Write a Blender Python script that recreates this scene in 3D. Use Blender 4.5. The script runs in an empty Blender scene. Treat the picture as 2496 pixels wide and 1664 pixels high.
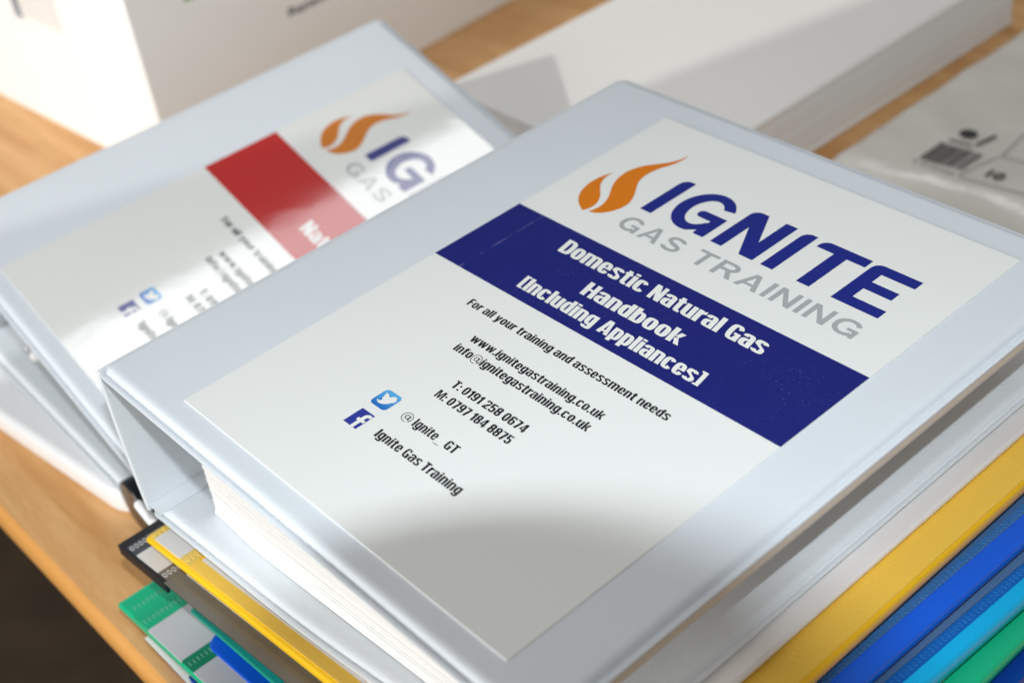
import bpy, bmesh, math, random
from mathutils import Vector, Matrix
random.seed(7)
scene = bpy.context.scene
COL = scene.collection

# ---------------------------------------------------------------- units
# all dimensions are written in millimetres, z = 0 on the top of the front binder cover;
# the desk top lies 170 mm below it.  P() turns them into metres with the desk top at z = 0
DESK = -170.0
def P(x, y, z): return Vector((x*.001, y*.001, (z-DESK)*.001))

# ---------------------------------------------------------------- camera
CAM = (486.04, -179.25, 380.99)
RIGHT = Vector((0.658561, 0.742320, -0.123525)).normalized()
DOWN = Vector((0.389673, -0.476817, -0.787909)).normalized()
FWD = Vector((-0.643779, 0.470752, -0.603275)).normalized()
cd = bpy.data.cameras.new("camera"); cam = bpy.data.objects.new("camera", cd); COL.objects.link(cam)
m = Matrix((RIGHT, -DOWN, -FWD)).transposed().to_4x4(); m.translation = P(*CAM)
cam.matrix_world = m
cd.sensor_width = 36; cd.lens = 36*3577.9/2496
cd.clip_start = .01; cd.clip_end = 50
cd.dof.use_dof = True; cd.dof.focus_distance = .622; cd.dof.aperture_fstop = 6.5; cd.dof.aperture_blades = 7
scene.camera = cam

# ---------------------------------------------------------------- world, lights, exposure
w = bpy.data.worlds.new("World"); scene.world = w; w.use_nodes = True
w.node_tree.nodes['Background'].inputs[0].default_value = (1.0, .945, .875, 1)
w.node_tree.nodes['Background'].inputs[1].default_value = .235
vs = scene.view_settings
vs.view_transform = 'Standard'; vs.look = 'None'; vs.exposure = 0; vs.gamma = 1

def light(name, kind, loc, direction, energy, color, size=None, size_y=None, angle=None):
    l = bpy.data.lights.new(name, kind); o = bpy.data.objects.new(name, l); COL.objects.link(o)
    o.location = loc; o.rotation_euler = Vector(direction).to_track_quat('-Z', 'Y').to_euler()
    l.energy = energy; l.color = color
    if kind == 'AREA':
        l.shape = 'RECTANGLE'; l.size = size; l.size_y = size_y
    if angle: l.angle = math.radians(angle)
    return o
# low sun through the window behind the photographer
el = math.radians(29)
SUN = Vector((-.22*math.cos(el), -.975*math.cos(el), math.sin(el)))
light("sun", 'SUN', (0, -2, 2), -SUN, 1.3, (1.0, .97, .92), angle=.53)
# bright window on the near side of the room
light("window_light", 'AREA', P(100, -1350, 300), (0.0, 1, -.26), 24, (1.0, .985, .955), 1.5, .8)
# roof window mirrored in the glossy label
light("roof_window_light", 'AREA', P(-830, 1040, 2050), (0, 0, -1), 7.5, (.97, .98, 1.0), .22, 1.3)
# the camera's own pop-up flash (just above the lens)
FL = Vector(CAM) + (-DOWN)*93.5 + FWD*(-60)
light("flash_light", 'AREA', P(*FL), FWD, 3.5, (.90, .96, 1.0), .024, .008)

# ---------------------------------------------------------------- materials
def nd(nt, t, **kw):
    n = nt.nodes.new(t)
    for k, v in kw.items(): setattr(n, k, v)
    return n
def mat(name, col, rough=.5, bump=0, bscale=800, spec=.5, coat=0, coat_rough=.08, trans=0, alpha=1, metal=0, var=0, vscale=60,
        wave=0, dust=0, sheen=0, bdist=.0004, sss=0):
    m = bpy.data.materials.new(name); m.use_nodes = True; nt = m.node_tree
    b = nt.nodes['Principled BSDF']; I = b.inputs
    I['Base Color'].default_value = (*col, 1); I['Roughness'].default_value = rough
    I['Specular IOR Level'].default_value = spec; I['Coat Weight'].default_value = coat; I['Coat Roughness'].default_value = coat_rough
    I['Transmission Weight'].default_value = trans; I['Alpha'].default_value = alpha; I['Metallic'].default_value = metal
    tc = nd(nt, 'ShaderNodeTexCoord'); L = nt.links
    if var or dust:
        n = nd(nt, 'ShaderNodeTexNoise'); n.inputs['Scale'].default_value = vscale; n.inputs['Detail'].default_value = 6
        L.new(tc.outputs['Object'], n.inputs['Vector'])
        mx = nd(nt, 'ShaderNodeMix', data_type='RGBA'); mx.inputs[6].default_value = (*[max(0, c*(1-var)) for c in col], 1)
        mx.inputs[7].default_value = (*[min(1, c*(1+var)) for c in col], 1); L.new(n.outputs['Fac'], mx.inputs[0])
        out = mx.outputs[2]
        if dust:
            n2 = nd(nt, 'ShaderNodeTexNoise'); n2.inputs['Scale'].default_value = 1400; n2.inputs['Detail'].default_value = 2
            L.new(tc.outputs['Object'], n2.inputs['Vector'])
            n3 = nd(nt, 'ShaderNodeTexNoise'); n3.inputs['Scale'].default_value = 35; L.new(tc.outputs['Object'], n3.inputs['Vector'])
            r = nd(nt, 'ShaderNodeMapRange'); r.inputs[1].default_value = .66; r.inputs[2].default_value = .78; L.new(n2.outputs['Fac'], r.inputs[0])
            r2 = nd(nt, 'ShaderNodeMapRange'); r2.inputs[1].default_value = .45; r2.inputs[2].default_value = .7; r2.inputs[4].default_value = dust
            L.new(n3.outputs['Fac'], r2.inputs[0])
            mu = nd(nt, 'ShaderNodeMath', operation='MULTIPLY'); L.new(r.outputs[0], mu.inputs[0]); L.new(r2.outputs[0], mu.inputs[1])
            m2 = nd(nt, 'ShaderNodeMix', data_type='RGBA'); L.new(mu.outputs[0], m2.inputs[0]); L.new(out, m2.inputs[6]); m2.inputs[7].default_value = (.6, .58, .6, 1)
            out = m2.outputs[2]
        L.new(out, I['Base Color'])
    if bump:
        n = nd(nt, 'ShaderNodeTexNoise'); n.inputs['Scale'].default_value = bscale; n.inputs['Detail'].default_value = 3
        L.new(tc.outputs['Object'], n.inputs['Vector'])
        bp = nd(nt, 'ShaderNodeBump'); bp.inputs['Strength'].default_value = bump; bp.inputs['Distance'].default_value = bdist
        L.new(n.outputs['Fac'], bp.inputs['Height']); L.new(bp.outputs[0], I['Normal'])
        if wave and coat == 0: pass
    if wave:
        n = nd(nt, 'ShaderNodeTexNoise'); n.inputs['Scale'].default_value = 55; n.inputs['Detail'].default_value = 3
        L.new(tc.outputs['Object'], n.inputs['Vector'])
        bp = nd(nt, 'ShaderNodeBump'); bp.inputs['Strength'].default_value = wave; bp.inputs['Distance'].default_value = .0005
        L.new(n.outputs['Fac'], bp.inputs['Height']); L.new(bp.outputs[0], I['Coat Normal'])
        if not bump: L.new(bp.outputs[0], I['Normal'])
    return m
M = {}
M['vinyl'] = mat('white_vinyl', (.665, .72, .775), .45, bump=.2, bscale=1100, spec=.4, var=.035, vscale=16)
M['vinyl_in'] = mat('white_vinyl_inside', (.70, .75, .795), .5, bump=.3, bscale=950, var=.02, vscale=20)
M['label'] = mat('label_paper', (.78, .81, .80), .55, spec=.3, coat=.08, coat_rough=.25, var=.012, vscale=30, bump=.06, bscale=500)
M['label_gloss'] = mat('label_paper_glossy', (.76, .78, .765), .5, spec=.3, coat=1, coat_rough=.055, wave=.09, var=.012, vscale=30)
def ink(name, col, gloss=False, dust=0, var=.04):
    return mat(name, col, .5, spec=.3 if gloss else .12, coat=.85 if gloss else .08, coat_rough=.055 if gloss else .25, wave=.09 if gloss else 0, var=var, vscale=90, dust=dust)
M['navy'] = ink('navy_ink', (.007, .012, .165), dust=.35)
def crease(m, x):
    nt = m.node_tree; b = nt.nodes['Principled BSDF']; L = nt.links; src = b.inputs['Base Color'].links[0].from_socket
    tc = nd(nt, 'ShaderNodeTexCoord'); s_ = nd(nt, 'ShaderNodeSeparateXYZ'); L.new(tc.outputs['Object'], s_.inputs[0])
    a = nd(nt, 'ShaderNodeMath', operation='SUBTRACT'); a.inputs[1].default_value = x; L.new(s_.outputs[0], a.inputs[0])
    c = nd(nt, 'ShaderNodeMath', operation='ABSOLUTE'); L.new(a.outputs[0], c.inputs[0])
    r = nd(nt, 'ShaderNodeMapRange'); r.inputs[1].default_value = 0; r.inputs[2].default_value = .0008; r.inputs[3].default_value = 1; r.inputs[4].default_value = 0; L.new(c.outputs[0], r.inputs[0])
    n = nd(nt, 'ShaderNodeTexNoise'); n.inputs['Scale'].default_value = 170; n.inputs['Detail'].default_value = 5; L.new(tc.outputs['Object'], n.inputs['Vector'])
    r2 = nd(nt, 'ShaderNodeMapRange'); r2.inputs[1].default_value = .48; r2.inputs[2].default_value = .7; r2.inputs[4].default_value = .35; L.new(n.outputs['Fac'], r2.inputs[0])
    mu = nd(nt, 'ShaderNodeMath', operation='MULTIPLY'); L.new(r.outputs[0], mu.inputs[0]); L.new(r2.outputs[0], mu.inputs[1])
    mx = nd(nt, 'ShaderNodeMix', data_type='RGBA'); L.new(mu.outputs[0], mx.inputs[0]); L.new(src, mx.inputs[6]); mx.inputs[7].default_value = (.45, .42, .6, 1); L.new(mx.outputs[2], b.inputs['Base Color'])
crease(M['navy'], (17.8-90)*.001)
M['blue'] = ink('logo_blue_ink', (.009, .019, .22), dust=.15)
M['orange'] = ink('orange_ink', (.68, .19, .006), dust=.1)
M['grey'] = ink('grey_ink', (.38, .40, .42))
M['black'] = ink('black_ink', (.008, .009, .012))
M['white'] = ink('white_print', (.80, .82, .80))
M['fb'] = ink('royal_blue_ink', (.025, .04, .30), dust=.15)
M['red_g'] = ink('red_ink', (.47, .002, .002), True)
M['orange_g'] = ink('orange_ink_glossy', (.60, .18, .006), True)
M['blue_g'] = ink('blue_ink_glossy', (.012, .022, .20), True)
M['grey_g'] = ink('grey_ink_glossy', (.42, .44, .46), True)
M['black_g'] = ink('black_ink_glossy', (.02, .022, .025), True)
M['white_g'] = ink('white_print_glossy', (.74, .76, .74), True)
M['fb_g'] = ink('royal_blue_ink_glossy', (.05, .06, .28), True)
def sky_ink(name, gloss):
    m = ink(name, (.1, .4, .8), gloss); nt = m.node_tree; b = nt.nodes['Principled BSDF']
    tc = nd(nt, 'ShaderNodeTexCoord'); s = nd(nt, 'ShaderNodeSeparateXYZ'); nt.links.new(tc.outputs['Generated'], s.inputs[0])
    r = nd(nt, 'ShaderNodeMix', data_type='RGBA'); r.inputs[6].default_value = (.01, .13, .50, 1); r.inputs[7].default_value = (.10, .42, .76, 1)
    nt.links.new(s.outputs[1], r.inputs[0]); nt.links.new(r.outputs[2], b.inputs['Base Color']); return m
M['sky'] = sky_ink('sky_blue_ink', False); M['sky_g'] = sky_ink('sky_blue_ink_glossy', True)
M['paper'] = mat('paper', (.86, .86, .85), .85, spec=.2)
M['paper_edge'] = mat('paper_edges', (.85, .85, .845), .9, spec=.1)
M['cream'] = mat('cream_paper', (.74, .71, .58), .85, spec=.2)
M['greyp'] = mat('grey_card', (.60, .57, .56), .8)
M['card'] = mat('white_cardboard', (.87, .865, .85), .75, var=.03, vscale=12, bump=.1, bscale=120)
M['steel'] = mat('steel', (.62, .62, .64), .22, metal=1)
M['blackp'] = mat('black_plastic', (.006, .008, .012), .28)
M['whitep'] = mat('white_plastic', (.80, .82, .84), .35)
M['lens'] = mat('camera_black', (.02, .02, .02), .5)
M['glasslit'] = mat('flash_window', (.7, .7, .7), .2)
def plast(name, col, rough=.3, var=.06, bump=.12, bscale=700): return mat(name, col, rough, bump=bump, bscale=bscale, var=var, vscale=25)
M['yellow'] = plast('yellow_plastic', (.92, .56, .012)); M['yellow2'] = plast('yellow_frosted', (.90, .57, .08), .4, bump=.4)
M['ystrip'] = plast('yellow_strip', (.78, .55, .12), .35)
M['clear'] = plast('frosted_white_film', (.74, .72, .71), .25, var=.08)
M['blk'] = plast('black_folder_plastic', (.012, .014, .02)); M['blk2'] = plast('smoke_grey_film', (.17, .155, .13), .18, var=.25)
M['bstrip'] = plast('dark_grey_strip', (.06, .07, .085)); M['slotw'] = plast('pale_slot_rim', (.55, .55, .54))
M['labelc'] = mat('label_card', (.70, .69, .68), .6, var=.03, vscale=40)
M['labelg'] = mat('label_card_grey', (.60, .62, .64), .3, var=.08, vscale=30)
M['green'] = plast('green_plastic', (.004, .46, .23), .28); M['green2'] = plast('green_strip', (.01, .25, .13), .25, var=.2)
M['gslot'] = plast('green_slot_rim', (.16, .50, .34), .3); M['yslot'] = plast('yellow_slot_rim', (.92, .68, .18), .3)
M['teal'] = plast('teal_plastic', (.01, .34, .25), .35, bump=.5); M['royal'] = plast('royal_blue_plastic', (.004, .11, .74), .22)
M['cyan'] = plast('cyan_plastic', (.0, .43, .80), .22); M['slate2'] = plast('dull_blue_film', (.07, .17, .40), .3); M['slate'] = plast('slate_blue_film', (.10, .20, .36), .3)
M['navyp'] = plast('navy_plastic', (.004, .05, .32), .3); M['bperf'] = plast('blue_strip', (.01, .14, .48), .35); M['bslot'] = plast('blue_slot_rim', (.03, .20, .55), .3)
M['polybag'] = mat('polythene', (.72, .70, .65), .22, var=.10, vscale=14, bump=.5, bscale=30, bdist=.004, spec=.6)
M['barcode'] = mat('barcode_ink', (.02, .02, .02), .5)
M['mark'] = mat('printed_mark', (.03, .03, .035), .5)

def wood(name, c1, c2, rough):
    m = bpy.data.materials.new(name); m.use_nodes = True; nt = m.node_tree; b = nt.nodes['Principled BSDF']; L = nt.links
    tc = nd(nt, 'ShaderNodeTexCoord'); mp = nd(nt, 'ShaderNodeMapping'); mp.inputs['Scale'].default_value = (1.0, 9, 9)
    L.new(tc.outputs['Object'], mp.inputs[0])
    n = nd(nt, 'ShaderNodeTexNoise'); n.inputs['Scale'].default_value = 6; n.inputs['Detail'].default_value = 8; n.inputs['Roughness'].default_value = .62; n.inputs['Distortion'].default_value = .6
    L.new(mp.outputs[0], n.inputs['Vector'])
    mp2 = nd(nt, 'ShaderNodeMapping'); mp2.inputs['Scale'].default_value = (14, 260, 200); L.new(tc.outputs['Object'], mp2.inputs[0])
    n2 = nd(nt, 'ShaderNodeTexNoise'); n2.inputs['Scale'].default_value = 6; n2.inputs['Detail'].default_value = 2; L.new(mp2.outputs[0], n2.inputs['Vector'])
    ad = nd(nt, 'ShaderNodeMath', operation='MULTIPLY_ADD'); ad.inputs[1].default_value = .30; L.new(n2.outputs['Fac'], ad.inputs[0]); L.new(n.outputs['Fac'], ad.inputs[2])
    cr = nd(nt, 'ShaderNodeValToRGB'); cr.color_ramp.elements[0].position = .50; cr.color_ramp.elements[1].position = .80
    cr.color_ramp.elements[0].color = (*c1, 1); cr.color_ramp.elements[1].color = (*c2, 1)
    L.new(ad.outputs[0], cr.inputs[0]); L.new(cr.outputs[0], b.inputs['Base Color']); b.inputs['Roughness'].default_value = rough
    b.inputs['Specular IOR Level'].default_value = .4
    return m
M['beech'] = wood('beech_laminate', (.60, .30, .10), (.78, .465, .205), .42)
M['beech_edge'] = wood('beech_edge_band', (.62, .29, .07), (.70, .35, .10), .32)
M['carpet'] = mat('brown_carpet', (.045, .028, .014), .95, var=.5, vscale=14, bump=.6, bscale=300, bdist=.004)
M['shadow_wall'] = mat('shadow_wall_paint', (.7, .66, .6), .9)

# ---------------------------------------------------------------- mesh helpers
class MB:
    def __init__(s): s.v = []; s.f = []
    def add(s, vs, fs):
        o = len(s.v); s.v += [tuple(v) for v in vs]; s.f += [tuple(i+o for i in f) for f in fs]
    def box(s, x0, x1, y0, y1, z0, z1, T=None):
        vs = [(x, y, z) for z in (z0, z1) for y in (y0, y1) for x in (x0, x1)]
        if T: vs = [T(*v) for v in vs]
        s.add(vs, [(0, 2, 3, 1), (4, 5, 7, 6), (0, 1, 5, 4), (1, 3, 7, 5), (3, 2, 6, 7), (2, 0, 4, 6)])
    def poly(s, pts, z, T=None):
        vs = [(x, y, z) for x, y in pts]
        if T: vs = [T(*v) for v in vs]
        s.add(vs, [tuple(range(len(vs)))])
    def prism(s, pts, z0, z1, T=None):
        n = len(pts); vs = [(x, y, z0) for x, y in pts]+[(x, y, z1) for x, y in pts]
        if T: vs = [T(*v) for v in vs]
        s.add(vs, [tuple(range(n-1, -1, -1)), tuple(range(n, 2*n))]+[(i, (i+1) % n, n+(i+1) % n, n+i) for i in range(n)])
    def tube(s, p0, p1, r0, r1=None, n=20, caps=True):
        p0 = Vector(p0); p1 = Vector(p1); r1 = r0 if r1 is None else r1; d = (p1-p0).normalized()
        a = d.orthogonal().normalized(); b = d.cross(a); vs = []
        for p, r in ((p0, r0), (p1, r1)):
            for i in range(n):
                t = 2*math.pi*i/n; vs.append(p+a*math.cos(t)*r+b*math.sin(t)*r)
        f = [(i, (i+1) % n, n+(i+1) % n, n+i) for i in range(n)]
        if caps: f += [tuple(range(n-1, -1, -1)), tuple(range(n, 2*n))]
        s.add(vs, f)
    def lathe(s, p0, d, prof, n=32):
        p0 = Vector(p0); d = Vector(d).normalized(); a = d.orthogonal().normalized(); b = d.cross(a); vs = []; m_ = len(prof)
        for h, r in prof:
            for i in range(n):
                t = 2*math.pi*i/n; vs.append(p0+d*h+a*math.cos(t)*r+b*math.sin(t)*r)
        s.add(vs, [(k*n+i, k*n+(i+1) % n, (k+1)*n+(i+1) % n, (k+1)*n+i) for k in range(m_-1) for i in range(n)])
def densify(pts, step=18):
    out = []
    for i, p in enumerate(pts):
        q = pts[(i+1) % len(pts)]; k = max(1, int(math.dist(p, q)/step)) if step else 1
        out += [(p[0]+(q[0]-p[0])*j/k, p[1]+(q[1]-p[1])*j/k) for j in range(k)]
    return out
def rrect(x0, x1, y0, y1, r, n=6):
    rs = r if isinstance(r, (tuple, list)) else (r,)*4; pts = []     # order: x0y0, x1y0, x1y1, x0y1
    for (cx, cy, a0, rr) in ((x0, y0, 180, rs[0]), (x1, y0, 270, rs[1]), (x1, y1, 0, rs[2]), (x0, y1, 90, rs[3])):
        sx = 1 if cx == x0 else -1; sy = 1 if cy == y0 else -1; rr = max(rr, .01)
        for i in range(n+1):
            a = math.radians(a0+90*i/n); pts.append((cx+sx*rr+rr*math.cos(a), cy+sy*rr+rr*math.sin(a)))
    return pts
def thing(name, label, cat, base, group=None):
    o = bpy.data.objects.new(name, None); COL.objects.link(o); o.location = P(*base); o.empty_display_size = .02
    o['label'] = label; o['category'] = cat
    if group: o['group'] = group
    return o
def wloc(o):
    v = Vector((0, 0, 0))
    while o: v += o.location; o = o.parent
    return v
def obj(name, mb, material, parent=None, base=None, smooth=False, label=None, cat=None, group=None, kind=None, bevel=0, mats=None):
    me = bpy.data.meshes.new(name); o = bpy.data.objects.new(name, me); COL.objects.link(o)
    if parent: o.parent = parent; L = wloc(parent)
    else: L = P(*base); o.location = L
    me.from_pydata([P(*v)-L for v in mb.v], [], mb.f); me.materials.append(material)
    bm = bmesh.new(); bm.from_mesh(me)
    if smooth is not False: bmesh.ops.remove_doubles(bm, verts=bm.verts, dist=1e-7)
    bmesh.ops.recalc_face_normals(bm, faces=bm.faces) if smooth is not None else None
    bm.to_mesh(me); bm.free()
    if smooth:
        for p in me.polygons: p.use_smooth = True
        me.set_sharp_from_angle(angle=math.radians(smooth if smooth > 1 else 35))
    if bevel:
        b = o.modifiers.new('bevel', 'BEVEL'); b.width = bevel*.001; b.segments = 3; b.limit_method = 'ANGLE'; b.angle_limit = math.radians(40)
        for p in me.polygons: p.use_smooth = True
        me.set_sharp_from_angle(angle=math.radians(40))
    if label: o['label'] = label
    if cat: o['category'] = cat
    if group: o['group'] = group
    if kind: o['kind'] = kind
    return o

# lettering from the built-in font, emboldened, fitted to a width and cap height (mm)
_cache = {}
def text_mesh(body, bold, space):
    k = (body, bold, space)
    if k in _cache: return _cache[k]
    c = bpy.data.curves.new('t', 'FONT'); c.body = body; c.size = 1; c.offset = bold; c.space_character = space; c.space_word = 1
    c.resolution_u = 5; c.fill_mode = 'FRONT' if hasattr(c, 'fill_mode') else c.fill_mode
    o = bpy.data.objects.new('t', c); COL.objects.link(o); bpy.context.view_layer.update()
    dg = bpy.context.evaluated_depsgraph_get(); me = bpy.data.meshes.new_from_object(o.evaluated_get(dg))
    vs = [tuple(v.co) for v in me.vertices]; fs = [tuple(p.vertices) for p in me.polygons]
    bpy.data.objects.remove(o); bpy.data.curves.remove(c); bpy.data.meshes.remove(me)
    _cache[k] = (vs, fs); return _cache[k]
def put_text(mb, body, x0, x1, base, cap, z, T, bold=.02, space=1.0, xh=1.0, clip=None):
    vs, fs = text_mesh(body, bold, space); hv, _ = text_mesh('H', bold, space)
    hy0 = min(v[1] for v in hv); hy1 = max(v[1] for v in hv); sy = cap/(hy1-hy0)
    a = min(v[0] for v in vs); b = max(v[0] for v in vs); sx = (x1-x0)/(b-a)
    mb.add([T(x0+(v[0]-a)*sx, base+(v[1]-hy0)*sy, z) for v in vs], fs)

# heavy condensed lettering drawn stroke by stroke (cap height 1); strokes sit a few microns apart
XH, W, S, TH = .80, .55, .228, .14
def g_ring(x0, y0, x1, y1, a0=0, a1=360, s=None, t=None, p=3.0, n=30):
    s = S if s is None else s; t = TH if t is None else t; cx, cy = (x0+x1)/2, (y0+y1)/2; rx, ry = (x1-x0)/2, (y1-y0)/2; st = max(3, int(n*abs(a1-a0)/360)); o = []; i_ = []
    for k in range(st+1):
        a = math.radians(a0+(a1-a0)*k/st); c, q = math.cos(a), math.sin(a)
        sc = (abs(c)**p+abs(q)**p)**(-1/p); o.append((cx+rx*c*sc, cy+ry*q*sc)); i_.append((cx+max(rx-s, .01)*c*sc, cy+max(ry-t, .01)*q*sc))
    return [[o[k], o[k+1], i_[k+1], i_[k]] for k in range(st)]
def g_r(x0, y0, x1, y1): return [[(x0, y0), (x1, y0), (x1, y1), (x0, y1)]]
def glyphs():
    r, O = g_r, g_ring; G = {}; q = lambda *p: [list(p)]
    G['o'] = (W, O(0, 0, W, XH)); G['0'] = (W, O(0, 0, W, 1))
    G['n'] = (W, r(0, 0, S, XH)+O(0, .3, W, XH, 0, 118)+r(W-S, 0, W, .56)); G['u'] = (W, r(W-S, 0, W, XH)+O(0, 0, W, .5, 180, 298)+r(0, .24, S, XH))
    d = W-S; G['m'] = (W+d, r(0, 0, S, XH)+O(0, .3, W, XH, 0, 118)+r(d, 0, W, .56)+O(d, .3, W+d, XH, 0, 118)+r(2*d, 0, W+d, .56))
    G['r'] = (.38, r(0, 0, S, XH)+q((.19, .48), (.28, .60), (.39, .62), (.39, .82), (.30, .79), (.2, .70)))
    G['i'] = (S, r(0, 0, S, XH)+r(0, .87, S, 1)); G['l'] = (S, r(0, 0, S, 1)); G['I'] = (.225, r(0, 0, .225, 1))
    G['c'] = (W, O(0, 0, W, XH, 32, 328)); G['e'] = (W, O(0, 0, W, XH, 0, 332)+r(S-.02, .36, W, .46))
    G['a'] = (W, r(W-S, 0, W, .58)+O(0, .3, W, XH, 0, 168)+O(0, 0, W, .50, 75, 290))
    G['s'] = (W, O(0, .36, W, XH, 12, 200)+O(0, 0, W, .44, 192, 372)+q((0, .60), (.02, .50), (.33, .31), (.35, .22), (W, .20), (W-.02, .32), (.25, .52), (S, .60)))
    G['t'] = (.38, r(.07, .1, .285, .96)+r(0, .67, .37, XH)+q((.07, .14), (.12, .02), (.2, 0), (.38, 0), (.38, .13), (.285, .15), (.07, .2)))
    G['d'] = (W, O(0, 0, W, XH)+r(W-S, 0, W, 1)); G['b'] = (W, O(0, 0, W, XH)+r(0, 0, S, 1)); G['p'] = (W, O(0, 0, W, XH)+r(0, -.2, S, XH))
    G['g'] = (W, O(0, .04, W, XH)+r(W-S, -.06, W, XH)+O(0, -.23, W, .2, 190, 360))
    G['k'] = (.59, r(0, 0, S, 1)+q((.2, .36), (.35, XH), (.57, XH), (.40, .44), (.60, 0), (.375, 0), (.2, .46)))
    G['y'] = (.57, q((0, XH), (.215, XH), (.285, .3), (.355, XH), (.57, XH), (.40, .02), (.36, -.13), (.27, -.2), (.04, -.2), (.04, -.065), (.14, -.06), (.175, 0)))
    G['w'] = (.84, q((0, XH), (.2, XH), (.26, .36), (.33, XH), (.52, XH), (.59, .36), (.65, XH), (.84, XH), (.71, 0), (.50, 0), (.425, .45), (.35, 0), (.14, 0)))
    G['f'] = (.38, r(.07, 0, .285, .84)+r(0, .67, .37, XH)+q((.07, .82), (.1, .94), (.18, 1), (.38, 1), (.38, .87), (.31, .86), (.285, .82)))
    G['D'] = (.60, r(0, 0, S, 1)+O(-.2, 0, .60, 1, -90, 90, t=.15, p=4)); G['H'] = (.60, r(0, 0, S, 1)+r(.385, 0, .60, 1)+r(S, .43, .385, .58))
    G['N'] = (.59, r(0, 0, .19, 1)+r(.40, 0, .59, 1)+q((.01, 1), (.24, 1), (.58, 0), (.35, 0)))
    G['G'] = (.60, O(0, 0, .60, 1, 30, 325)+r(.385, 0.0, .60, .50)+r(.31, .37, .60, .50))
    G['A'] = (.62, q((0, 0), (.17, 1), (.45, 1), (.62, 0), (.40, 0), (.31, .76), (.22, 0))+q((.19, .16), (.43, .16), (.405, .29), (.215, .29)))
    G['['] = (.31, r(0, .0, .21, 1.0)+r(.1, .88, .31, 1.0)+r(.1, -.0, .31, .10)); G[']'] = (.34, r(.10, .0, .31, 1.0)+r(.0, .88, .2, 1.0)+r(.0, -.0, .2, .10))
    G['F'] = (.46, r(0, 0, S, 1)+r(0, .85, .46, 1)+r(0, .43, .43, .57)); G['T'] = (.54, r(.16, 0, .38, 1)+r(0, .85, .54, 1))
    G['M'] = (.80, r(0, 0, .18, 1)+r(.62, 0, .80, 1)+q((0, 1), (.25, 1), (.40, .38), (.55, 1), (.80, 1), (.62, .8), (.47, 0), (.33, 0), (.18, .8)))
    G['1'] = (.36, r(.14, 0, .355, 1)+q((0, .70), (0, .85), (.12, .9), (.18, 1), (.3, 1), (.14, .72)))
    G['9'] = (W, O(0, .36, W, 1)+r(W-S, .2, W, .7)+O(0, 0, W, .5, 190, 360)); G['6'] = (W, O(0, 0, W, .64)+r(0, .3, S, .8)+O(0, .5, W, 1, 10, 180))
    G['2'] = (W, O(0, .5, W, 1, -12, 180)+q((W, .68), (.33, .64), (0, .15), (0, 0), (W, 0), (W, .15), (.26, .17), (.51, .52)))
    G['5'] = (W, r(0, .86, .52, 1)+r(0, .44, .2, .9)+O(0, 0, W, .65, -165, 120)); G['8'] = (W, O(0, 0, W, .57)+O(.01, .45, .54, 1))
    G['7'] = (.52, r(0, .86, .52, 1)+q((.29, .88), (.52, .88), (.33, 0), (.10, 0))); G['4'] = (.58, r(.29, 0, .5, 1)+r(0, .2, .58, .33)+q((0, .32), (.14, .32), (.37, 1), (.26, 1)))
    G['.'] = (.2, r(0, 0, .2, .18)); G[':'] = (.2, r(0, 0, .2, .18)+r(0, .5, .2, .68)); G['_'] = (.55, r(-.05, -.19, .60, -.13))
    G['@'] = (.98, O(0, -.18, .98, 1.0, -50, 290, s=.06, t=.06, p=2.1, n=40)+O(.27, .16, .70, .70, 0, 360, s=.08, t=.07, p=2.1)+r(.66, .14, .73, .70)+O(.66, .12, .98, .6, 180, 330, s=.05, t=.05, p=2.1))
    return G
GL = glyphs()
S, TH = .208, .13
GLS = glyphs()
S, TH = .228, .14
def put_heavy(mb, body, x0, x1, base, cap, z, T, gap=.05, space=.25):
    GL_ = GLS if cap < 6 else GL; sl = .11 if cap < 6 else .19; gap = .075 if cap < 6 else gap; w_ = 0; pos = []
    for ch in body:
        if ch == ' ': w_ += space; continue
        pos.append((ch, w_)); w_ += GL_[ch][0]+gap
    w_ -= gap; k = (x1-x0)/w_
    for ch, px in pos:
        for i, pl in enumerate(GL_[ch][1]):
            mb.add([T(x0+(px+a)*k-sl*b*cap, base+b*cap, z+.0013*i) for a, b in pl], [tuple(range(len(pl)))])
# wide grotesque capitals for the grey logo line
def grey_caps():
    r = g_r; G = {}; q = lambda *p: [list(p)]; s = .185; t = .165
    O = lambda *a: g_ring(*a, s=s, t=t, p=2.1, n=44)
    G['G'] = (.90, O(0, 0, .92, 1, 33, 318)+r(.74, 0, .90, .5)+r(.50, .36, .90, .5))
    G['A'] = (.90, q((0, 0), (.35, 1), (.56, 1), (.90, 0), (.70, 0), (.45, .80), (.20, 0))+q((.24, .22), (.67, .22), (.62, .36), (.29, .36)))
    G['S'] = (.80, O(.02, .46, .78, 1, 12, 232)+O(0, 0, .80, .56, 192, 412)+q((.10, .60), (.30, .42), (.66, .33), (.74, .45), (.55, .55), (.30, .62)))
    G['T'] = (.80, r(.31, 0, .49, 1)+r(0, .84, .80, 1)); G['I'] = (.185, r(0, 0, .185, 1))
    G['R'] = (.84, r(0, 0, .185, 1)+O(.1, .42, .80, 1, -90, 90)+r(.1, .84, .46, 1)+r(.1, .42, .46, .58)+q((.40, .46), (.60, .46), (.84, 0), (.63, 0)))
    G['N'] = (.80, r(0, 0, .18, 1)+r(.62, 0, .80, 1)+q((.0, 1), (.2, 1), (.80, 0), (.6, 0)))
    return G
GC = grey_caps()
def put_caps(mb, body, x0, x1, base, cap, z, T, gap=.16):
    w_ = sum(GC[c][0] for c in body)+gap*(len(body)-1); k = (x1-x0)/w_; x = 0
    for ch in body:
        for i, pl in enumerate(GC[ch][1]): mb.add([T(x0+(x+a)*k, base+b*cap, z+.0013*i) for a, b in pl], [tuple(range(len(pl)))])
        x += GC[ch][0]+gap

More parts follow.
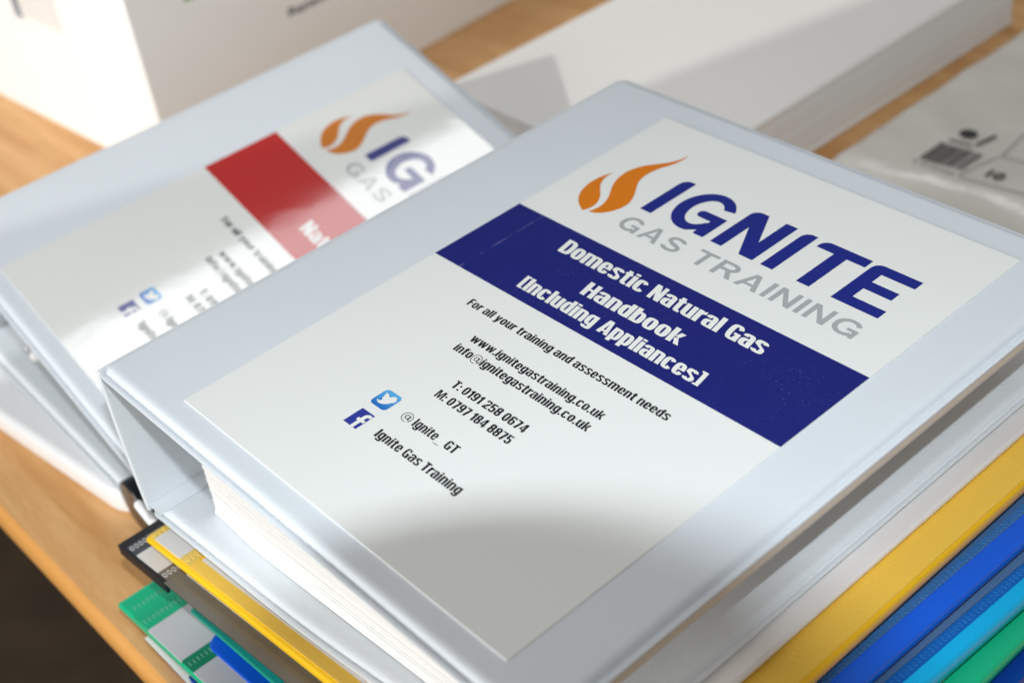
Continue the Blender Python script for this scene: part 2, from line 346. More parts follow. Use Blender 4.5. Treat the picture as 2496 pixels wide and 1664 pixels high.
# ---------------------------------------------------------------- desk, floor, added sun-blocking wall
mb = MB(); mb.box(-1700, 1300, -44, 1150, DESK-22, DESK)
desk = thing('desk', 'beech laminate desk with a pale rounded edge, under all the binders', 'desk', (0, 400, DESK-740))
obj('desk_top', mb, M['beech'], desk)
mb = MB(); prof = []
for i in range(9):
    a = math.radians(90-180*i/8); prof.append((-44-5*math.cos(a) if True else 0, DESK-11.2+10.9*math.sin(a)))
n = len(prof); vs = [(x, y, z) for x in (-1700, 1300) for y, z in prof]
mb.add(vs, [(i, i+1, n+i+1, n+i) for i in range(n-1)]+[tuple(range(n)), tuple(range(2*n-1, n-1, -1))])
obj('edge_band', mb, M['beech_edge'], desk, smooth=60)
for (x, y) in ((-1600, 60), (1200, 60), (-1600, 1080), (1200, 1080)):
    mb = MB(); mb.box(x-25, x+25, y-25, y+25, DESK-740, DESK-22.5); obj('leg', mb, M['steel'], desk, bevel=2)
mb = MB(); mb.box(-4000, 4000, -2600, 4000, DESK-760, DESK-740); obj('floor', mb, M['carpet'], base=(0, 0, DESK-740), kind='structure')
mb = MB(); mb.box(-640, 2600, -1560, -1480, DESK-740, 1700); obj('shadow_wall', mb, M['shadow_wall'], base=(900, -1520, DESK-740), kind='structure')  # added out of view; its edge cuts the sun to cast the shadow boundary

# ---------------------------------------------------------------- binders
def cover_mesh(x0, x1, y0, y1, T, R=6):
    mb = MB(); prof = [(1.2, -3.7), (0, -3.5), (0, -2.7), (.9, -2.4), (2.0, -2.45), (2.6, -2.85), (3.1, -2.5), (3.5, -1.5), (4.2, -.65), (5.2, -.2), (6.4, -.04), (7.6, 0)]
    def ring(i):
        c = rrect(x0+i, x1-i, y0+i, y1-i, max(R-i*.7, 1.2)); o = []
        for k, p in enumerate(c):
            q = c[(k+1) % len(c)]; m_ = 14 if (k+1) % 7 == 0 else 1
            o += [(p[0]+(q[0]-p[0])*j/m_, p[1]+(q[1]-p[1])*j/m_) for j in range(m_)]
        return o
    rings = [ring(i) for i, z in prof]; n = len(rings[0]); vs = []
    for (i, z), r in zip(prof, rings): vs += [T(x, y, z) for x, y in r]
    fs = [(k*n+i, k*n+(i+1) % n, (k+1)*n+(i+1) % n, (k+1)*n+i) for k in range(len(prof)-1) for i in range(n)]
    fs += [tuple(range(n-1, -1, -1)), tuple(range((len(prof)-1)*n, len(prof)*n))]
    mb.add(vs, fs); return mb

def flame(T, z):
    a = [(29.4, 208.3), (25.6, 210.2), (21.6, 212.9), (17.6, 217.4), (15.2, 222.6), (14.0, 228.5), (14.3, 234.4), (15.5, 238.8), (16.9, 242.2), (16.6, 238), (17.5, 234), (19.5, 230.1), (22.7, 226.6), (26.2, 223.4), (28.9, 219.8), (30.4, 216.3), (30.8, 212.4)]
    b = [(31.9, 209.4), (33.2, 212.6), (33.4, 217.2), (32.0, 222), (29.3, 226.7), (26.0, 231.4), (23.2, 236.8), (21.7, 242.6), (21.8, 248.2), (23.7, 253.8), (27.0, 258.7), (30.7, 262.9), (33.6, 267.4), (35.1, 271.4), (35.8, 276.4), (36.3, 270.3), (35.1, 264.4), (33.1, 259.4), (31.8, 254.0), (31.6, 248.8), (32.8, 243.7), (35.7, 238.9), (38.9, 234.4), (41.7, 229.6), (43.0, 225.1), (42.8, 220.9), (41.4, 216.8), (39.1, 213.2), (35.6, 210.4)]
    mb = MB()
    for pts, sharp in ((a, (0, 8)), (b, (0, 14))):
        out = []; n = len(pts)
        for i in range(n):                               # Catmull-Rom through the outline, keeping the two tips sharp
            p1, p2 = pts[i], pts[(i+1) % n]; p0 = pts[i-1] if i not in sharp else p1; p3 = pts[(i+2) % n] if (i+1) % n not in sharp else p2
            for k in range(4):
                t = k/4; out.append(tuple(.5*((2*p1[j])+(-p0[j]+p2[j])*t+(2*p0[j]-5*p1[j]+4*p2[j]-p3[j])*t*t+(-p0[j]+3*p1[j]-3*p2[j]+p3[j])*t**3) for j in (0, 1)))
        mb.poly(out, z, T)
    return mb
def arc(cx, cy, rx, ry, a0, a1, n=24): return [(cx+rx*math.cos(math.radians(a0+(a1-a0)*i/n)), cy+ry*math.sin(math.radians(a0+(a1-a0)*i/n))) for i in range(n+1)]
def logo_word(T, z):
    b, t = 226.4, 258.3; mb = MB(); r = 4.5
    def tl(x): return arc(x+r, t-r, r, r, 180, 90, 6)
    def I(x, w_=7): return [(x, b)]+tl(x)+[(x+w_, t), (x+w_, b)]
    mb.poly(I(50.2), z, T); mb.poly(I(124.9), z, T)
    cy = (b+t)/2
    G = arc(76.6, cy, 14.3, 16.6, 28, 282, 44)+[(84.0, b+3.0)]+arc(85.2, b+1.2, 1.3, 1.3, 180, 270, 3)+[(90.4, b), (90.4, 243.6), (77.5, 243.6)]+arc(77.3, 240.9, 2.6, 2.7, 90, 270, 6)+[(84.6, 238.2), (84.3, 236.4)]+arc(77.2, cy, 7.6, 10.9, -35, -322, 40)
    mb.poly(G, z, T)
    mb.poly([(95, b)]+tl(95)+[(103.2, t), (113.4, b+12.5), (113.4, t), (120.2, t), (120.2, b), (112.2, b), (101.8, t-12.8), (101.8, b)], z, T)
    mb.poly([(145.3, b), (145.3, t-6), (135.6, t-6), (135.6, t-r)]+arc(135.6+r, t-r, r, r, 180, 90, 6)+[(162.2, t), (162.2, t-6), (152.4, t-6), (152.4, b)], z, T)
    mb.poly([(164.2, b)]+tl(164.2)+[(188.4, t), (188.4, t-6), (171.2, t-6), (171.2, 245.6), (185.6, 245.6), (185.6, 239.8), (171.2, 239.8), (171.2, b+6), (188.8, b+6), (188.8, b)], z, T)
    return mb
def label_sheet(T, parent, mm, back=False):
    g = (lambda k: M[k+'_g']) if back else (lambda k: M[k])
    mb = MB(); mb.prism([(0, 0), (210, 0), (210, 297), (0, 297)], -.2, .55, T)
    sh = obj('label_sheet', mb, mm, parent)
    Z = .60
    mb = MB(); mb.poly([(0, 139.7), (210, 139.7), (210, 193.6), (0, 193.6)], Z, T); obj('colour_band', mb, M['red_g'] if back else M['navy'], sh, smooth=None)
    obj('flame_logo', flame(T, Z), g('orange'), sh, smooth=None)
    obj('logo_word', logo_word(T, Z), g('blue'), sh, smooth=None)
    mb = MB(); put_caps(mb, 'GAS', 51, 89.3, 208.4, 11.2, Z, T); put_caps(mb, 'TRAINING', 97, 189, 208.4, 11.2, Z, T); obj('grey_logo_text', mb, g('grey'), sh, smooth=None)
    Z2 = .66; mb = MB()
    if back:
        put_heavy(mb, 'Natural Gas', 77, 150, 156, 10.5, Z2, T)
    else:
        put_heavy(mb, 'Domestic Natural Gas', 44.8, 167.8, 177.2, 10.0, Z2, T)
        put_heavy(mb, 'Handbook', 77.3, 137, 160.3, 9.4, Z2, T)
        put_heavy(mb, '[Including Appliances]', 50.8, 161.8, 146.0, 9.0, Z2, T)
    obj('title_text', mb, g('white'), sh, smooth=None)
    mb = MB(); B = .027
    for s_, a, b_, y, c in (('For all your training and assessment needs', 43.2, 166.5, 122.6, 4.8), ('www.ignitegastraining.co.uk', 64.7, 146.2, 106.1, 4.8), ('info@ignitegastraining.co.uk', 63.8, 146.9, 97.5, 4.9),
                            ('T: 0191 258 0674', 82.8, 128.2, 80.6, 4.8), ('M: 0797 184 8875', 81.9, 128.5, 72.1, 4.8), ('@', 81.6, 87.6, 54.4, 4.6), ('Ignite_', 89.2, 107.2, 54.2, 4.8), ('GT', 109.5, 116.3, 54.2, 4.8), ('Ignite Gas Training', 82.4, 135.4, 40.1, 4.9)):
        put_heavy(mb, s_, a, b_, y, c, Z, T)
    obj('contact_text', mb, g('black'), sh, smooth=None)
    mb = MB(); mb.poly(rrect(63.4, 73.9, 52.2, 62.6, 2.2), Z, T); ic = obj('bird_icon', mb, g('sky'), sh, smooth=None)
    mb = MB(); mb.poly([(64.9, 55.6), (66.0, 55.2), (67.2, 55.8), (66.9, 56.8), (65.9, 57.6), (66.4, 58.2), (65.4, 58.9), (65.9, 59.3), (65.0, 60.4), (66.6, 60.5), (68.4, 59.2), (69.4, 60.3), (70.6, 61.2), (71.8, 60.9), (72.3, 59.9), (73.2, 59.4), (72.6, 58.9), (73.1, 58.2), (72.3, 58.0), (71.2, 56.1), (69.6, 54.7), (67.6, 54.1), (65.8, 54.6)], Z2, T)
    obj('bird_shape', mb, g('white'), ic if False else sh, smooth=None)
    mb = MB(); mb.poly([(65, 37.6), (73.5, 37.6), (73.5, 47.8), (65, 47.8)], Z, T); obj('letter_icon', mb, g('fb'), sh, smooth=None)
    mb = MB(); mb.poly([(69.7, 37.6), (71.7, 37.6), (71.7, 41.6), (73.1, 41.6), (73.3, 43.2), (71.7, 43.2), (71.7, 44.4), (72.0, 45.2), (73.4, 45.3), (73.4, 46.9), (71.4, 46.8), (70.1, 46.0), (69.7, 44.8), (69.7, 43.2), (68.5, 43.2), (68.5, 41.6), (69.7, 41.6)], Z2, T)
    obj('icon_letter', mb, g('white'), sh, smooth=None)
    return sh

GR = 'white ring binders with printed covers'
# front binder: cover level, back cover rising 7 degrees towards the opening side
front = thing('ring_binder', 'white ring binder with navy title band, lying on the pile of coloured folders', 'ring binder', (90, 150, -92), GR)
I3 = lambda x, y, z: (x, y, z)
obj('front_cover', cover_mesh(-54.5, 239.6, -15.3, 318.5, I3), M['vinyl'], front, smooth=50)
label_sheet(I3, front, M['label'])
def TB(x, y, z):
    b = max(0, x-40); return (x, y+1.4+b*b*.00033*max(0, 1-(y+15)/160), -88.5+.12*(x+55)+z)
mb = cover_mesh(-55, 229.5, -15.0, 317, lambda x, y, z: TB(x, y, z), R=5); obj('back_cover', mb, M['vinyl_in'], front, smooth=50)
mb = MB()       # spine board, slightly bowed, with a thin vinyl lip along its near end
N = 12; vs = []; 
for i in range(N+1):
    t = i/N; z = -3.4-(86.6)*t; bow = -1.6*math.sin(math.pi*t)-1.2*t
    vs += [(-55.6+bow, -14.6, z), (-52.8+bow, -14.6, z), (-52.8+bow, 317, z), (-55.6+bow, 317, z)]
mb.add(vs, [(4*i+j, 4*i+(j+1) % 4, 4*i+4+(j+1) % 4, 4*i+4+j) for i in range(N) for j in range(4)]+[(0, 1, 2, 3), (4*N+3, 4*N+2, 4*N+1, 4*N)])
obj('spine', mb, M['vinyl_in'], front, smooth=40, bevel=.7)
mb = MB(); mb.box(-54, -44.5, -13.4, 316, .25, .6, TB); mb.box(-54, -44, -13.4, 316, .2, .9, lambda x, y, z: (x+.0, y, -88.5+.12*(x+55)+z+1.6*max(0, (-x-48))/6))
obj('hinge_strip', mb, M['vinyl_in'], front, smooth=40)
mb = MB(); mb.box(-44, -20, 60, 240, 2.2, 3.6, TB)
for y in (95, 175):
    pts = [(-30+24*math.cos(a), -62+30*math.sin(a)) for a in [math.radians(180*i/12) for i in range(13)]]
    for (a, b) in zip(pts, pts[1:]): mb.tube((a[0], y, a[1]), (b[0], y, b[1]), 1.6, n=8)
obj('ring_mechanism', mb, M['steel'], front)

# sheets in the front binder
st = thing('paper_stack', 'thick stack of white sheets filling the front binder', 'paper', (90, 150, -80))
mb = MB(); K = 58
for i in range(K):
    t = i/(K-1); j = random.uniform(-.8, .8); jy = random.uniform(-.22, .22)
    if i in (22, 23): j -= 1.2
    if i < 3: j -= 3.5-i
    xl = -16.5-2.0*(1-t)**2+j*.7; y0 = 4.6+jy; th = .92
    vs = []; XS = [xl, xl+6, xl+18, xl+40, xl+80, xl+130, xl+206+j]
    for x in XS:
        zb = -88.5+.12*(x+55)+.5; zt = -4.6; z = zb+(zt-zb)*t*(.985)
        lift = 2.2*math.exp(-(x-xl)/30)*(1-t)*0
        gap = .995*(zt-zb)/K
        yl = 2.9*min(1, max(0, (x+18)/40))*(1-t)
        for yy in (y0-yl, y0+297):
            vs += [(x, yy, z+lift), (x, yy, z+gap+lift)]
    n = len(XS)
    fs = []
    for k in range(n-1):
        a = 4*k; b = 4*(k+1)
        fs += [(a, b, b+1, a+1), (a+2, a+3, b+3, b+2), (a, a+2, b+2, b), (a+1, b+1, b+3, a+3)]
    fs += [(0, 1, 3, 2), (4*n-4, 4*n-2, 4*n-1, 4*n-3)]
    mb.add(vs, fs)
obj('sheets', mb, M['paper_edge'], st, smooth=None)
for (xr, y1, z, th, mt) in ((239.5, 268, -4.1, 1.2, 'greyp'), (239.4, 268, -5.4, 1.0, 'cream'), (238.7, 262, -6.6, 2.4, 'greyp')):
    mb = MB(); mb.box(205, xr, 8, y1, z-th, z); obj('divider', mb, M[mt], st)

# second binder, leaning down towards its opening side
QO = Vector((-272.887, 20.663, -62.446))
QX = Vector((.948, -.0118, -.318)); QY = Vector((.0152, .9999, .0050)); QZ = QX.cross(QY).normalized(); QX = QY.cross(QZ).normalized(); QY.normalize()
def TQ(x, y, z): v = QO+QX*x+QY*y+QZ*z; return (v.x, v.y, v.z)
back = thing('ring_binder', 'blurred white ring binder with a red band on its cover, leaning behind the front one', 'ring binder', (-190, 170, -150), GR)
obj('front_cover', cover_mesh(-53, 240, -14.5, 319, TQ), M['vinyl'], back, smooth=50)
label_sheet(TQ, back, M['label_gloss'], True)
a = Vector(TQ(-52, -13, -3)); 
def TS(x, y, z):    # back cover: from spine foot, sloping down a little to the right
    return (x, y-.012*x+3.0, -134.5-.083*(x+338)+z)
mb = cover_mesh(-338, -52, -1, 330, TS, R=5); obj('back_cover', mb, M['vinyl_in'], back, smooth=50)
mb = MB(); s0 = TQ(-53, -13, -3.4); s1 = TQ(-53, 316, -3.4); f0 = TS(-338, 0, -2); f1 = TS(-338, 329, -2)
def quad_slab(mb, pts, off):
    o = Vector(off); v = [Vector(p) for p in pts]; mb.add(v+[p+o for p in v], [(3, 2, 1, 0), (4, 5, 6, 7)]+[(i, (i+1) % 4, 4+(i+1) % 4, 4+i) for i in range(4)])
quad_slab(mb, [s0, s1, f1, f0], (2.6, 0, .3)); obj('spine', mb, M['vinyl_in'], back, bevel=.7)
mb = MB(); mb.box(-330, -285, 26, 250, .6, 2.4, TS)
mb.box(-322, -300, 34, 60, 2.4, 9, TS)
obj('ring_mechanism', mb, M['steel'], back, bevel=.6)
mb = MB()
for y in (105, 185):
    pts = [(-300+22*math.cos(a), -128+36*math.sin(a)) for a in [math.radians(180*i/12) for i in range(13)]]
    for (p, q) in zip(pts, pts[1:]): mb.tube((p[0], y, p[1]), (q[0], y, q[1]), 1.7, n=8)
    obj('ring', mb, M['steel'], back); mb = MB()
mb = MB(); mb.tube((-290, 26, -131), (-278, 22, -125), 2.6, n=12); mb.tube((-296, 24, -134), (-270, 40, -130), 1.6, n=10); obj('lever', mb, M['steel'], back, smooth=40)
mb = MB(); mb.lathe((-270, 21, -124), (1, -.5, .2), [(-4, .1), (-3.6, 2.2), (-2, 3.7), (1, 4.1), (3, 3.4), (4.2, 1.9), (4.5, .1)], 16); obj('lever_knob', mb, M['whitep'], back, smooth=60)

# closed flat binder underneath the leaning one
def TW(x, y, z):
    c, s = math.cos(math.radians(6.5)), math.sin(math.radians(6.5)); return (-143+x*c-y*s, 2+x*s+y*c, DESK+z)
under = thing('white_folder_case', 'plain white plastic case with a rounded end lying flat under the leaning binder', 'case', (-300, 140, DESK))
mb = MB()
for (ins, z0) in ((0, 0),): 
    prof = [(2.5, .3), (.6, 1.6), (0, 3.5), (0, 14), (.8, 16.4), (2.6, 17.8), (5, 18.2)]
    rings = [rrect(-215+i, -i, i, 190-i, (10, 20-i, 24-i, 10)) for i, z in prof]; n = len(rings[0]); vs = []
    for (i, z), r in zip(prof, rings): vs += [TW(x, y, z) for x, y in r]
    mb.add(vs, [(k*n+i, k*n+(i+1) % n, (k+1)*n+(i+1) % n, (k+1)*n+i) for k in range(len(prof)-1) for i in range(n)]+[tuple(range(n-1, -1, -1)), tuple(range((len(prof)-1)*n, len(prof)*n))])
obj('shell', mb, M['whitep'], under, smooth=60)

# black ribbed cap and white rod wedged beside it
capt = thing('black_cap', 'black ribbed plastic cap poking out below the spine of the front binder', 'cap', (-126, 15, -150))
mb = MB(); prof = [(0, .1), (0, 15.6), (.8, 16.3), (7, 16.3), (7.6, 14.8), (12, 14.8), (12.5, 16.2), (17, 16.2), (17.5, 14.6), (32, 14.6), (32, .1)]
mb.lathe((-134, 2.5, -151.5), (.06, 1, .0), prof, 36); obj('ribbed_cap', mb, M['blackp'], capt, smooth=30)
mb = MB(); pts = []
p = [Vector((-100, -4.5, -122)), Vector((-78, -5, -126)), Vector((-50, -2, -131)), Vector((-20, 4, -134))]
mb.lathe(p[0], p[1]-p[0], [(-2.2, .1), (-2.0, 1.2), (-1.2, 2.1), (0, 2.6), (.4, 2.65)], 16)
for q0, q1, r0, r1 in ((p[0], p[1], 2.65, 3.3), (p[1], p[2], 3.3, 3.6), (p[2], p[3], 3.6, 3.6)): mb.tube(q0, q1, r0, r1, 16, caps=False)
obj('plastic_rod', mb, M['whitep'], base=(-70, -4, -134), smooth=60, label='white plastic rod with a rounded end between the black cap and the yellow folder', cat='rod')

# ---------------------------------------------------------------- pile of plastic folders under the front binder
def folder(name, label, x0, x1, y0, y1, zl, zr, tl, tr, bodymat, yaw=0, edge=None, group='plastic report folders piled under the front binder', corner=2, skew=0):
    """slab from x0 to x1; top surface height zl at x0 and zr at x1; thickness tl/tr"""
    c, s = math.cos(math.radians(yaw)), math.sin(math.radians(yaw))
    def T(x, y, z):
        t = (x-x0)/(x1-x0); zz = zl+(zr-zl)*t
        if z < 0: zz += z*(tl+(tr-tl)*t)
        else: zz += z
        dx, dy = x-x0, y-y0+skew*(x-x0); return (x0+dx*c-dy*s, y0+dx*s+dy*c, zz)
    o = thing(name, label, 'folder', (.5*(x0+x1), .5*(y0+y1), min(zl-tl, zr-tr)), group)
    mb = MB(); prof = [(1.2, -1), (.3, -.85), (0, -.6), (0, -.4), (.3, -.15), (1.2, 0)]
    rings = [rrect(x0+i, x1-i, y0+i, y1-i, (corner, corner, corner, corner), 4) for i, z in prof]; n = len(rings[0]); vs = []
    for (i, z), r in zip(prof, rings): vs += [T(x, y, z) for x, y in r]
    mb.add(vs, [(k*n+i, k*n+(i+1) % n, (k+1)*n+(i+1) % n, (k+1)*n+i) for k in range(len(prof)-1) for i in range(n)]+[tuple(range(n-1, -1, -1)), tuple(range((len(prof)-1)*n, len(prof)*n))])
    obj('sleeve', mb, bodymat, o, smooth=50)
    o['T'] = 0
    del o['T']
    return o, T
def plate(o, T, name, x0, x1, y0, y1, z0, z1, material, label=None):
    mb = MB(); mb.box(x0, x1, y0, y1, z0, z1, T); return obj(name, mb, material, o, label=label)
def slots(parent, T, xc, ya, yb, z, material, pitch=2.35, lx=1.7, ly=.85, w_=.34, h=.25):
    mb = MB(); y = ya; n = 12
    while y < yb:
        vs = []
        for (a, b, zz) in ((lx, ly, z), (lx-.05, ly-.05, z+h), (lx-w_, ly-w_, z+h), (lx-w_-.05, ly-w_-.05, z)):
            vs += [T(xc+a*math.cos(2*math.pi*i/n), y+b*math.sin(2*math.pi*i/n), zz) for i in range(n)]
        mb.add(vs, [(k*n+i, k*n+(i+1) % n, (k+1)*n+(i+1) % n, (k+1)*n+i) for k in range(3) for i in range(n)]); y += pitch
    return obj('slot_row', mb, material, parent, smooth=None)

o, T = folder('plastic_folder', 'white plastic folder directly under the front binder, above the yellow one', -30, 238.6, -9, 285, -95.0+.3, -58.8, 3, 4, M['clear'])
# yellow
o, T = folder('plastic_folder', 'bright yellow plastic folder with frosted top, upper of the coloured pile', -49, 254.4, -23, 278, -98.0, -62.6, 2.8, 9, M['yellow'], skew=.024)
sp = plate(o, T, 'slot_strip', -48.2, -43, -20.5, 270, .05, .5, M['ystrip']); slots(sp, T, -45.6, -19, 40, .5, M['yslot'], 2.6, 1.5, .8)
plate(o, T, 'label_card', -42.9, -19.2, -20.5, 120, .05, .6, M['labelc'])
sp = plate(o, T, 'slot_strip', -19.1, -11, -20.4, 270, .05, .5, M['ystrip']); slots(sp, T, -15, -18.5, 40, .5, M['yslot'], 2.6, 2.2, .9)
plate(o, T, 'frosted_front', -10.9, 253.8, -20.6, -14.6, .05, .45, M['yellow2'])
plate(o, T, 'clear_cover', -8.5, 231.8, -14.5, 270, .05, .65, M['clear'])
plate(o, T, 'side_panel', 232, 253.6, -12, 274, .05, .5, M['yellow2'])
# black
o, T = folder('plastic_folder', 'black plastic folder with pale slot rows and smoke grey cover, below the yellow one', -67, 236, -31, 268, -109.5, -74.2, 1.4, 3, M['blk'], skew=.024)
plate(o, T, 'folded_edge', -67.2, -21.3, -31.2, -29.5, -4.2, .45, M['blk'])
plate(o, T, 'folded_end', -67.2, -61.6, -29.4, 200, .05, .5, M['blk'])
sp = plate(o, T, 'slot_strip', -61.5, -51.2, -29.4, 260, .05, .5, M['bstrip']); slots(sp, T, -58.0, -28, 40, .5, M['slotw'], 2.5, 2.1, .95, .42)
plate(o, T, 'label_card', -51.1, -30.2, -29.4, 150, .05, .6, M['labelc'])
sp = plate(o, T, 'slot_strip', -30.1, -21.6, -29.4, 260, .05, .5, M['blk2']); slots(sp, T, -25.6, -28, 40, .5, M['slotw'], 2.5, 2.1, .95, .42)
plate(o, T, 'smoke_cover', -21.5, 234, -31.2, 262, .05, .35, M['blk2'])
plate(o, T, 'paper_edge', -17, 232, -21.2, -17.5, .4, .9, M['labelc'])
# royal blue and cyan (seen on the right)
o, T = folder('plastic_folder', 'royal blue plastic folder with a dotted strip, right below the yellow one', -18, 259, -12, 300, -119, -78.5, 4, 7, M['royal'], yaw=-1.6)
sp = plate(o, T, 'slot_strip', 239, 249.2, -8, 292, .05, .5, M['slate2']); slots(sp, T, 247, 60, 290, .5, M['bslot'], 2.6, 2.0, .95, .4)
o, T = folder('plastic_folder', 'cyan plastic folder with dark blue dotted strip, between royal blue and green folders', -12, 269, -11, 296, -127, -90, 4, 8.5, M['cyan'], yaw=-2.4)
plate(o, T, 'film_edge', 250, 256.4, -8, 290, .1, 1.4, M['slate'])
sp = plate(o, T, 'slot_strip', 256.5, 261.6, -8, 290, .05, .5, M['bperf']); slots(sp, T, 259, 60, 286, .5, M['bslot'], 2.6, 1.5, .8, .3)
# teal and blue layers seen between black and green at the left
o, T = folder('plastic_folder', 'teal frosted folder squeezed between the black and the green folder', -30, 262, -21.0, 280, -136.5, -99.5, 2, 2, M['teal'])
o, T = folder('plastic_folder', 'deep blue folder with a rounded corner lying on the green folder', -9, 256, -26.5, 282, -139.2, -102.5, .9, 1.5, M['royal'], corner=9)
# green
o, T = folder('plastic_folder', 'bright green plastic folder jutting out at the lower left of the pile', -75.5, 284, -40.5, 290, -149.5, -105.5, 4.5, 8, M['green'], corner=1.2)
sp = plate(o, T, 'slot_strip', -72, -57, -39.3, 280, .05, .5, M['green']); slots(sp, T, -63, -36, 30, .5, M['gslot'], 2.5, 1.6, .7, .3, .15)
sp = plate(o, T, 'slot_strip', -56.5, -41.2, -40.2, 280, .05, 1.9, M['green']); slots(sp, T, -47.5, -38, 30, 1.9, M['gslot'], 2.5, 1.8, .7, .3, .15)
plate(o, T, 'label_card', -41.1, -7.2, -40.1, 150, .05, 1.5, M['labelg'])
sp = plate(o, T, 'slot_strip', -7.1, 4.2, -39.8, 280, .05, 1.4, M['green2']); slots(sp, T, -2, -38, 30, 1.4, M['gslot'], 2.3, 1.9, .5, .25, .2)
plate(o, T, 'clear_cover', 4.3, 272, -39.8, 280, .05, 1.2, M['labelg'])
plate(o, T, 'film_edge', 267, 271.5, -38, 286, 1.3, 2.2, M['slate'])
mb = MB()
for k in range(4): mb.box(-50+k*2.5, 230, -40.6+.5*k, 250, -156.8-k*.9+0, -156.0-k*.9)
obj('loose_papers', mb, M['paper'], base=(90, 100, -160), label='few white sheets peeping out under the green folder', cat='paper')
o, T = folder('plastic_folder', 'navy blue folder just below the green one, near the desk edge', -44, 291, -39.5, 292, -160.2, -117, 3.6, 14, M['navyp'])
o, T = folder('plastic_folder', 'dark blue folder at the very bottom of the pile on the desk', -40, 300, -38, 294, -164.2, -134, 5.8, 36, M['navyp'])

# ---------------------------------------------------------------- things behind
def TX(x, y, z):
    c, s = math.cos(math.radians(4.0)), math.sin(math.radians(4.0)); return (-450+x*c-y*s, 216+x*s+y*c, DESK+z)
bx = thing('cardboard_box', 'large white cardboard box, sunlit on one side, behind the leaning binder', 'box', (-700, 420, DESK))
mb = MB(); mb.box(-420, 0, 0, 480, 0, 330, TX); obj('carton', mb, M['card'], bx, bevel=1.5)
Zb = .4
def facey(x, z): return TX(x, -Zb, z)
def facex(y, z): return TX(Zb, y, z)
def fmark(name, pts, f, material):
    mb = MB(); mb.add([f(*p) for p in pts], [tuple(range(len(pts)))]); return obj(name, mb, material, bx, smooth=None)
mg = mat('faded_blue_print', (.36, .40, .46), .7); mgn = mat('green_print', (.12, .35, .08), .7); mfl = mat('box_tape', (.74, .74, .74), .5)
fmark('printed_panel', [(-178, 100), (-110, 100), (-110, 180), (-178, 180)], facey, mfl)
fmark('printed_corner', [(-184, 96), (-170, 96), (-170, 160), (-184, 160)], facey, mg)
fmark('green_mark', [(48, 131), (66, 131), (66, 142), (48, 142)], facex, mgn)
mb = MB(); mk = mat('faded_black_print', (.16, .16, .17), .7)
def TF(x, y, z): return facex(x, y)
put_text(mb, 'Ransom', 133, 180, 83, 7, 0, lambda x, y, z: TX(Zb, x, y), .03, 1.0); obj('printed_word', mb, mk, bx, smooth=None)

wb = thing('white_box', 'low white box with layered side, behind and between the two binders', 'box', (-210, 580, DESK))
mb = MB(); mb.box(-321, -97, 385, 780, -125, -119.5); obj('lid', mb, M['card'], wb, bevel=2.2)
mb = MB(); mb.box(-320.5, -99, 386, 779, DESK+4.2, -125.1); obj('tray', mb, M['paper'], wb, bevel=1)
for zz in (-135, -150, -162):
    mb = MB(); mb.box(-319, -98.6, 387, 778.8, zz-5.2, zz+5.2); obj('inner_layer', mb, M['paper'], wb, bevel=.4)
mb = MB(); mb.box(-321, -97.5, 385, 780, DESK+.1, DESK+4); obj('base_rim', mb, M['card'], wb, bevel=1.5)

pk = thing('packet', 'clear plastic packet with black printed marks and barcode, behind the front binder at right', 'packet', (60, 680, DESK))
mb = MB(); GX, GY = 46, 60; X0, X1, Y0, Y1 = -74, 210, 521, 880
from mathutils import noise
def bagz(x, y):
    e = min(1, max(0, (x-X0)/14)); e2 = min(1, max(0, (y-Y0+.0*x)/16)); base = DESK+2+17*math.sqrt(max(0, min(e, 1)))*math.sqrt(max(e2, 0))
    return base+1.9*noise.noise(Vector((x*.022+y*.012, y*.02, 3)))+.9*noise.noise(Vector((x*.07, y*.05+x*.05, 9)))
vs = []
for j in range(GY+1):
    for i in range(GX+1):
        x = X0+(X1-X0)*i/GX; y = Y0+(Y1-Y0)*j/GY; yy = y+.10*(x-60)*(1-j/GY)+3*math.sin(x*.05)*(1-j/GY)
        vs.append((x-.01*(y-520), yy, bagz(x, y)))
mb.add(vs, [(j*(GX+1)+i, j*(GX+1)+i+1, (j+1)*(GX+1)+i+1, (j+1)*(GX+1)+i) for j in range(GY) for i in range(GX)])
obj('wrapper', mb, M['polybag'], pk, smooth=180)
mb = MB(); mb.box(-60, 200, 530, 870, DESK+1, DESK+10); obj('contents', mb, M['paper'], pk, bevel=2)
mb = MB(); vs = []
for i in range(25):
    x = 10+190*i/24; y = 497+.16*(x-50)+2*math.sin(x*.06); vs += [(x, y, DESK+3), (x, y+13+2*math.sin(x*.1), DESK+8+1.5*math.sin(x*.2))]
mb.add(vs, [(2*i, 2*i+2, 2*i+3, 2*i+1) for i in range(24)]); obj('sealed_flap', mb, M['polybag'], pk, smooth=180)
def onbag(x, y, z): return (x, y, max(bagz(x, y), DESK+16)+1.3)
mb = MB(); x = -16.0                       # barcode bars running along y
k = 0
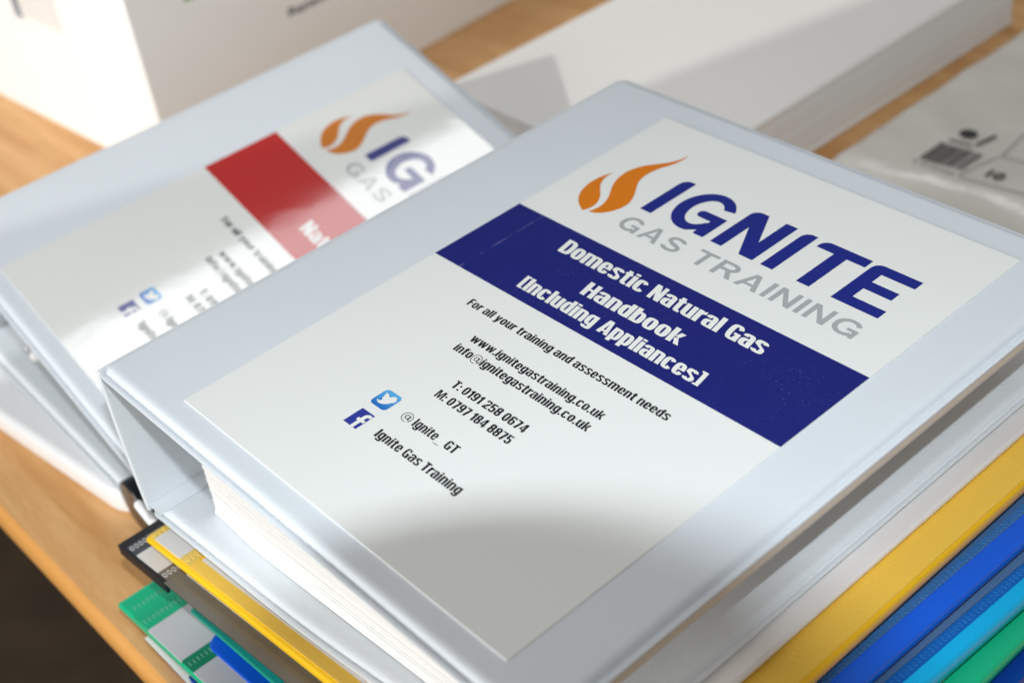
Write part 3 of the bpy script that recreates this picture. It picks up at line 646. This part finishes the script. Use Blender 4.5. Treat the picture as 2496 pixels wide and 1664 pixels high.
while x < 16:
    wd = random.choice((.45, .7, 1.0)) if x > -2 else random.choice((.9, 1.5, 2.0)); 
    mb.add([onbag(x, 546+.1*(x+15), 0), onbag(x+wd, 546+.1*(x+15), 0), onbag(x+wd, 571+.1*(x+15), 0), onbag(x, 571+.1*(x+15), 0)], [(0, 1, 2, 3)]); x += wd+random.choice((.5, .8, 1.1))
obj('barcode', mb, M['barcode'], pk, smooth=None)
mb = MB(); mb.poly(arc(-8, 590, 6.5, 5.5, 0, 342, 18), 0, onbag); 
mb.poly([(-14, 575.5), (2, 577.5), (3, 579.5), (-14, 577.5)], 0, onbag); mb.poly([(3, 581), (5.2, 580), (8, 600), (5, 601)], 0, onbag)
for (a, b, c, d) in ((25, 579, 21, 616), (25, 579, 62, 584), (18, 541, 66, 549), (17, 543, 24, 578)):
    dx, dy = c-a, d-b; l = math.hypot(dx, dy); nx, ny = -dy/l*.35, dx/l*.35; mb.poly([(a+nx, b+ny), (c+nx, d+ny), (c-nx, d-ny), (a-nx, b-ny)], 0, onbag)
put_text(mb, '10', 30, 42, 552, 9, 0, onbag, .035, 1.0)
put_text(mb, '5', 36, 43, 596, 9, 0, onbag, .03, 1.0)
put_text(mb, '5 012345', -18, 14, 540.5, 2.6, 0, onbag, .0, 1.0)
obj('printed_marks', mb, M['mark'], pk, smooth=None)

# ---------------------------------------------------------------- the photographer's camera, whose lens hood throws the round shadow
cm = thing('photo_camera', 'black camera with lens hood and raised flash held over the binder', 'camera', CAM)
U = -DOWN; C0 = Vector(CAM)
mb = MB(); mb.lathe(C0, FWD, [(-40, 36), (20, 38), (60, 43.5), (106, 49.8), (107, 50.6), (106, 51.8), (60, 46), (18, 41), (-42, 39), (-42, .5), (-40, .5), (-40, 36)], 48); obj('lens_hood', mb, M['lens'], cm, smooth=40)
def TC(x, y, z): v = C0+RIGHT*x+U*y+FWD*z; return (v.x, v.y, v.z)
mb = MB(); mb.box(-70, 70, -48, 52, -110, -44, TC); obj('body', mb, M['lens'], cm, bevel=6)
mb = MB(); mb.box(-30, 30, 52.5, 73.5, -108, -74, TC); mb.box(-26, 26, 83, 103, -95, -62, TC); mb.box(-24, -19, 74, 84, -88, -80, TC); mb.box(19, 24, 74, 84, -88, -80, TC); obj('flash_unit', mb, M['lens'], cm, bevel=1.5)
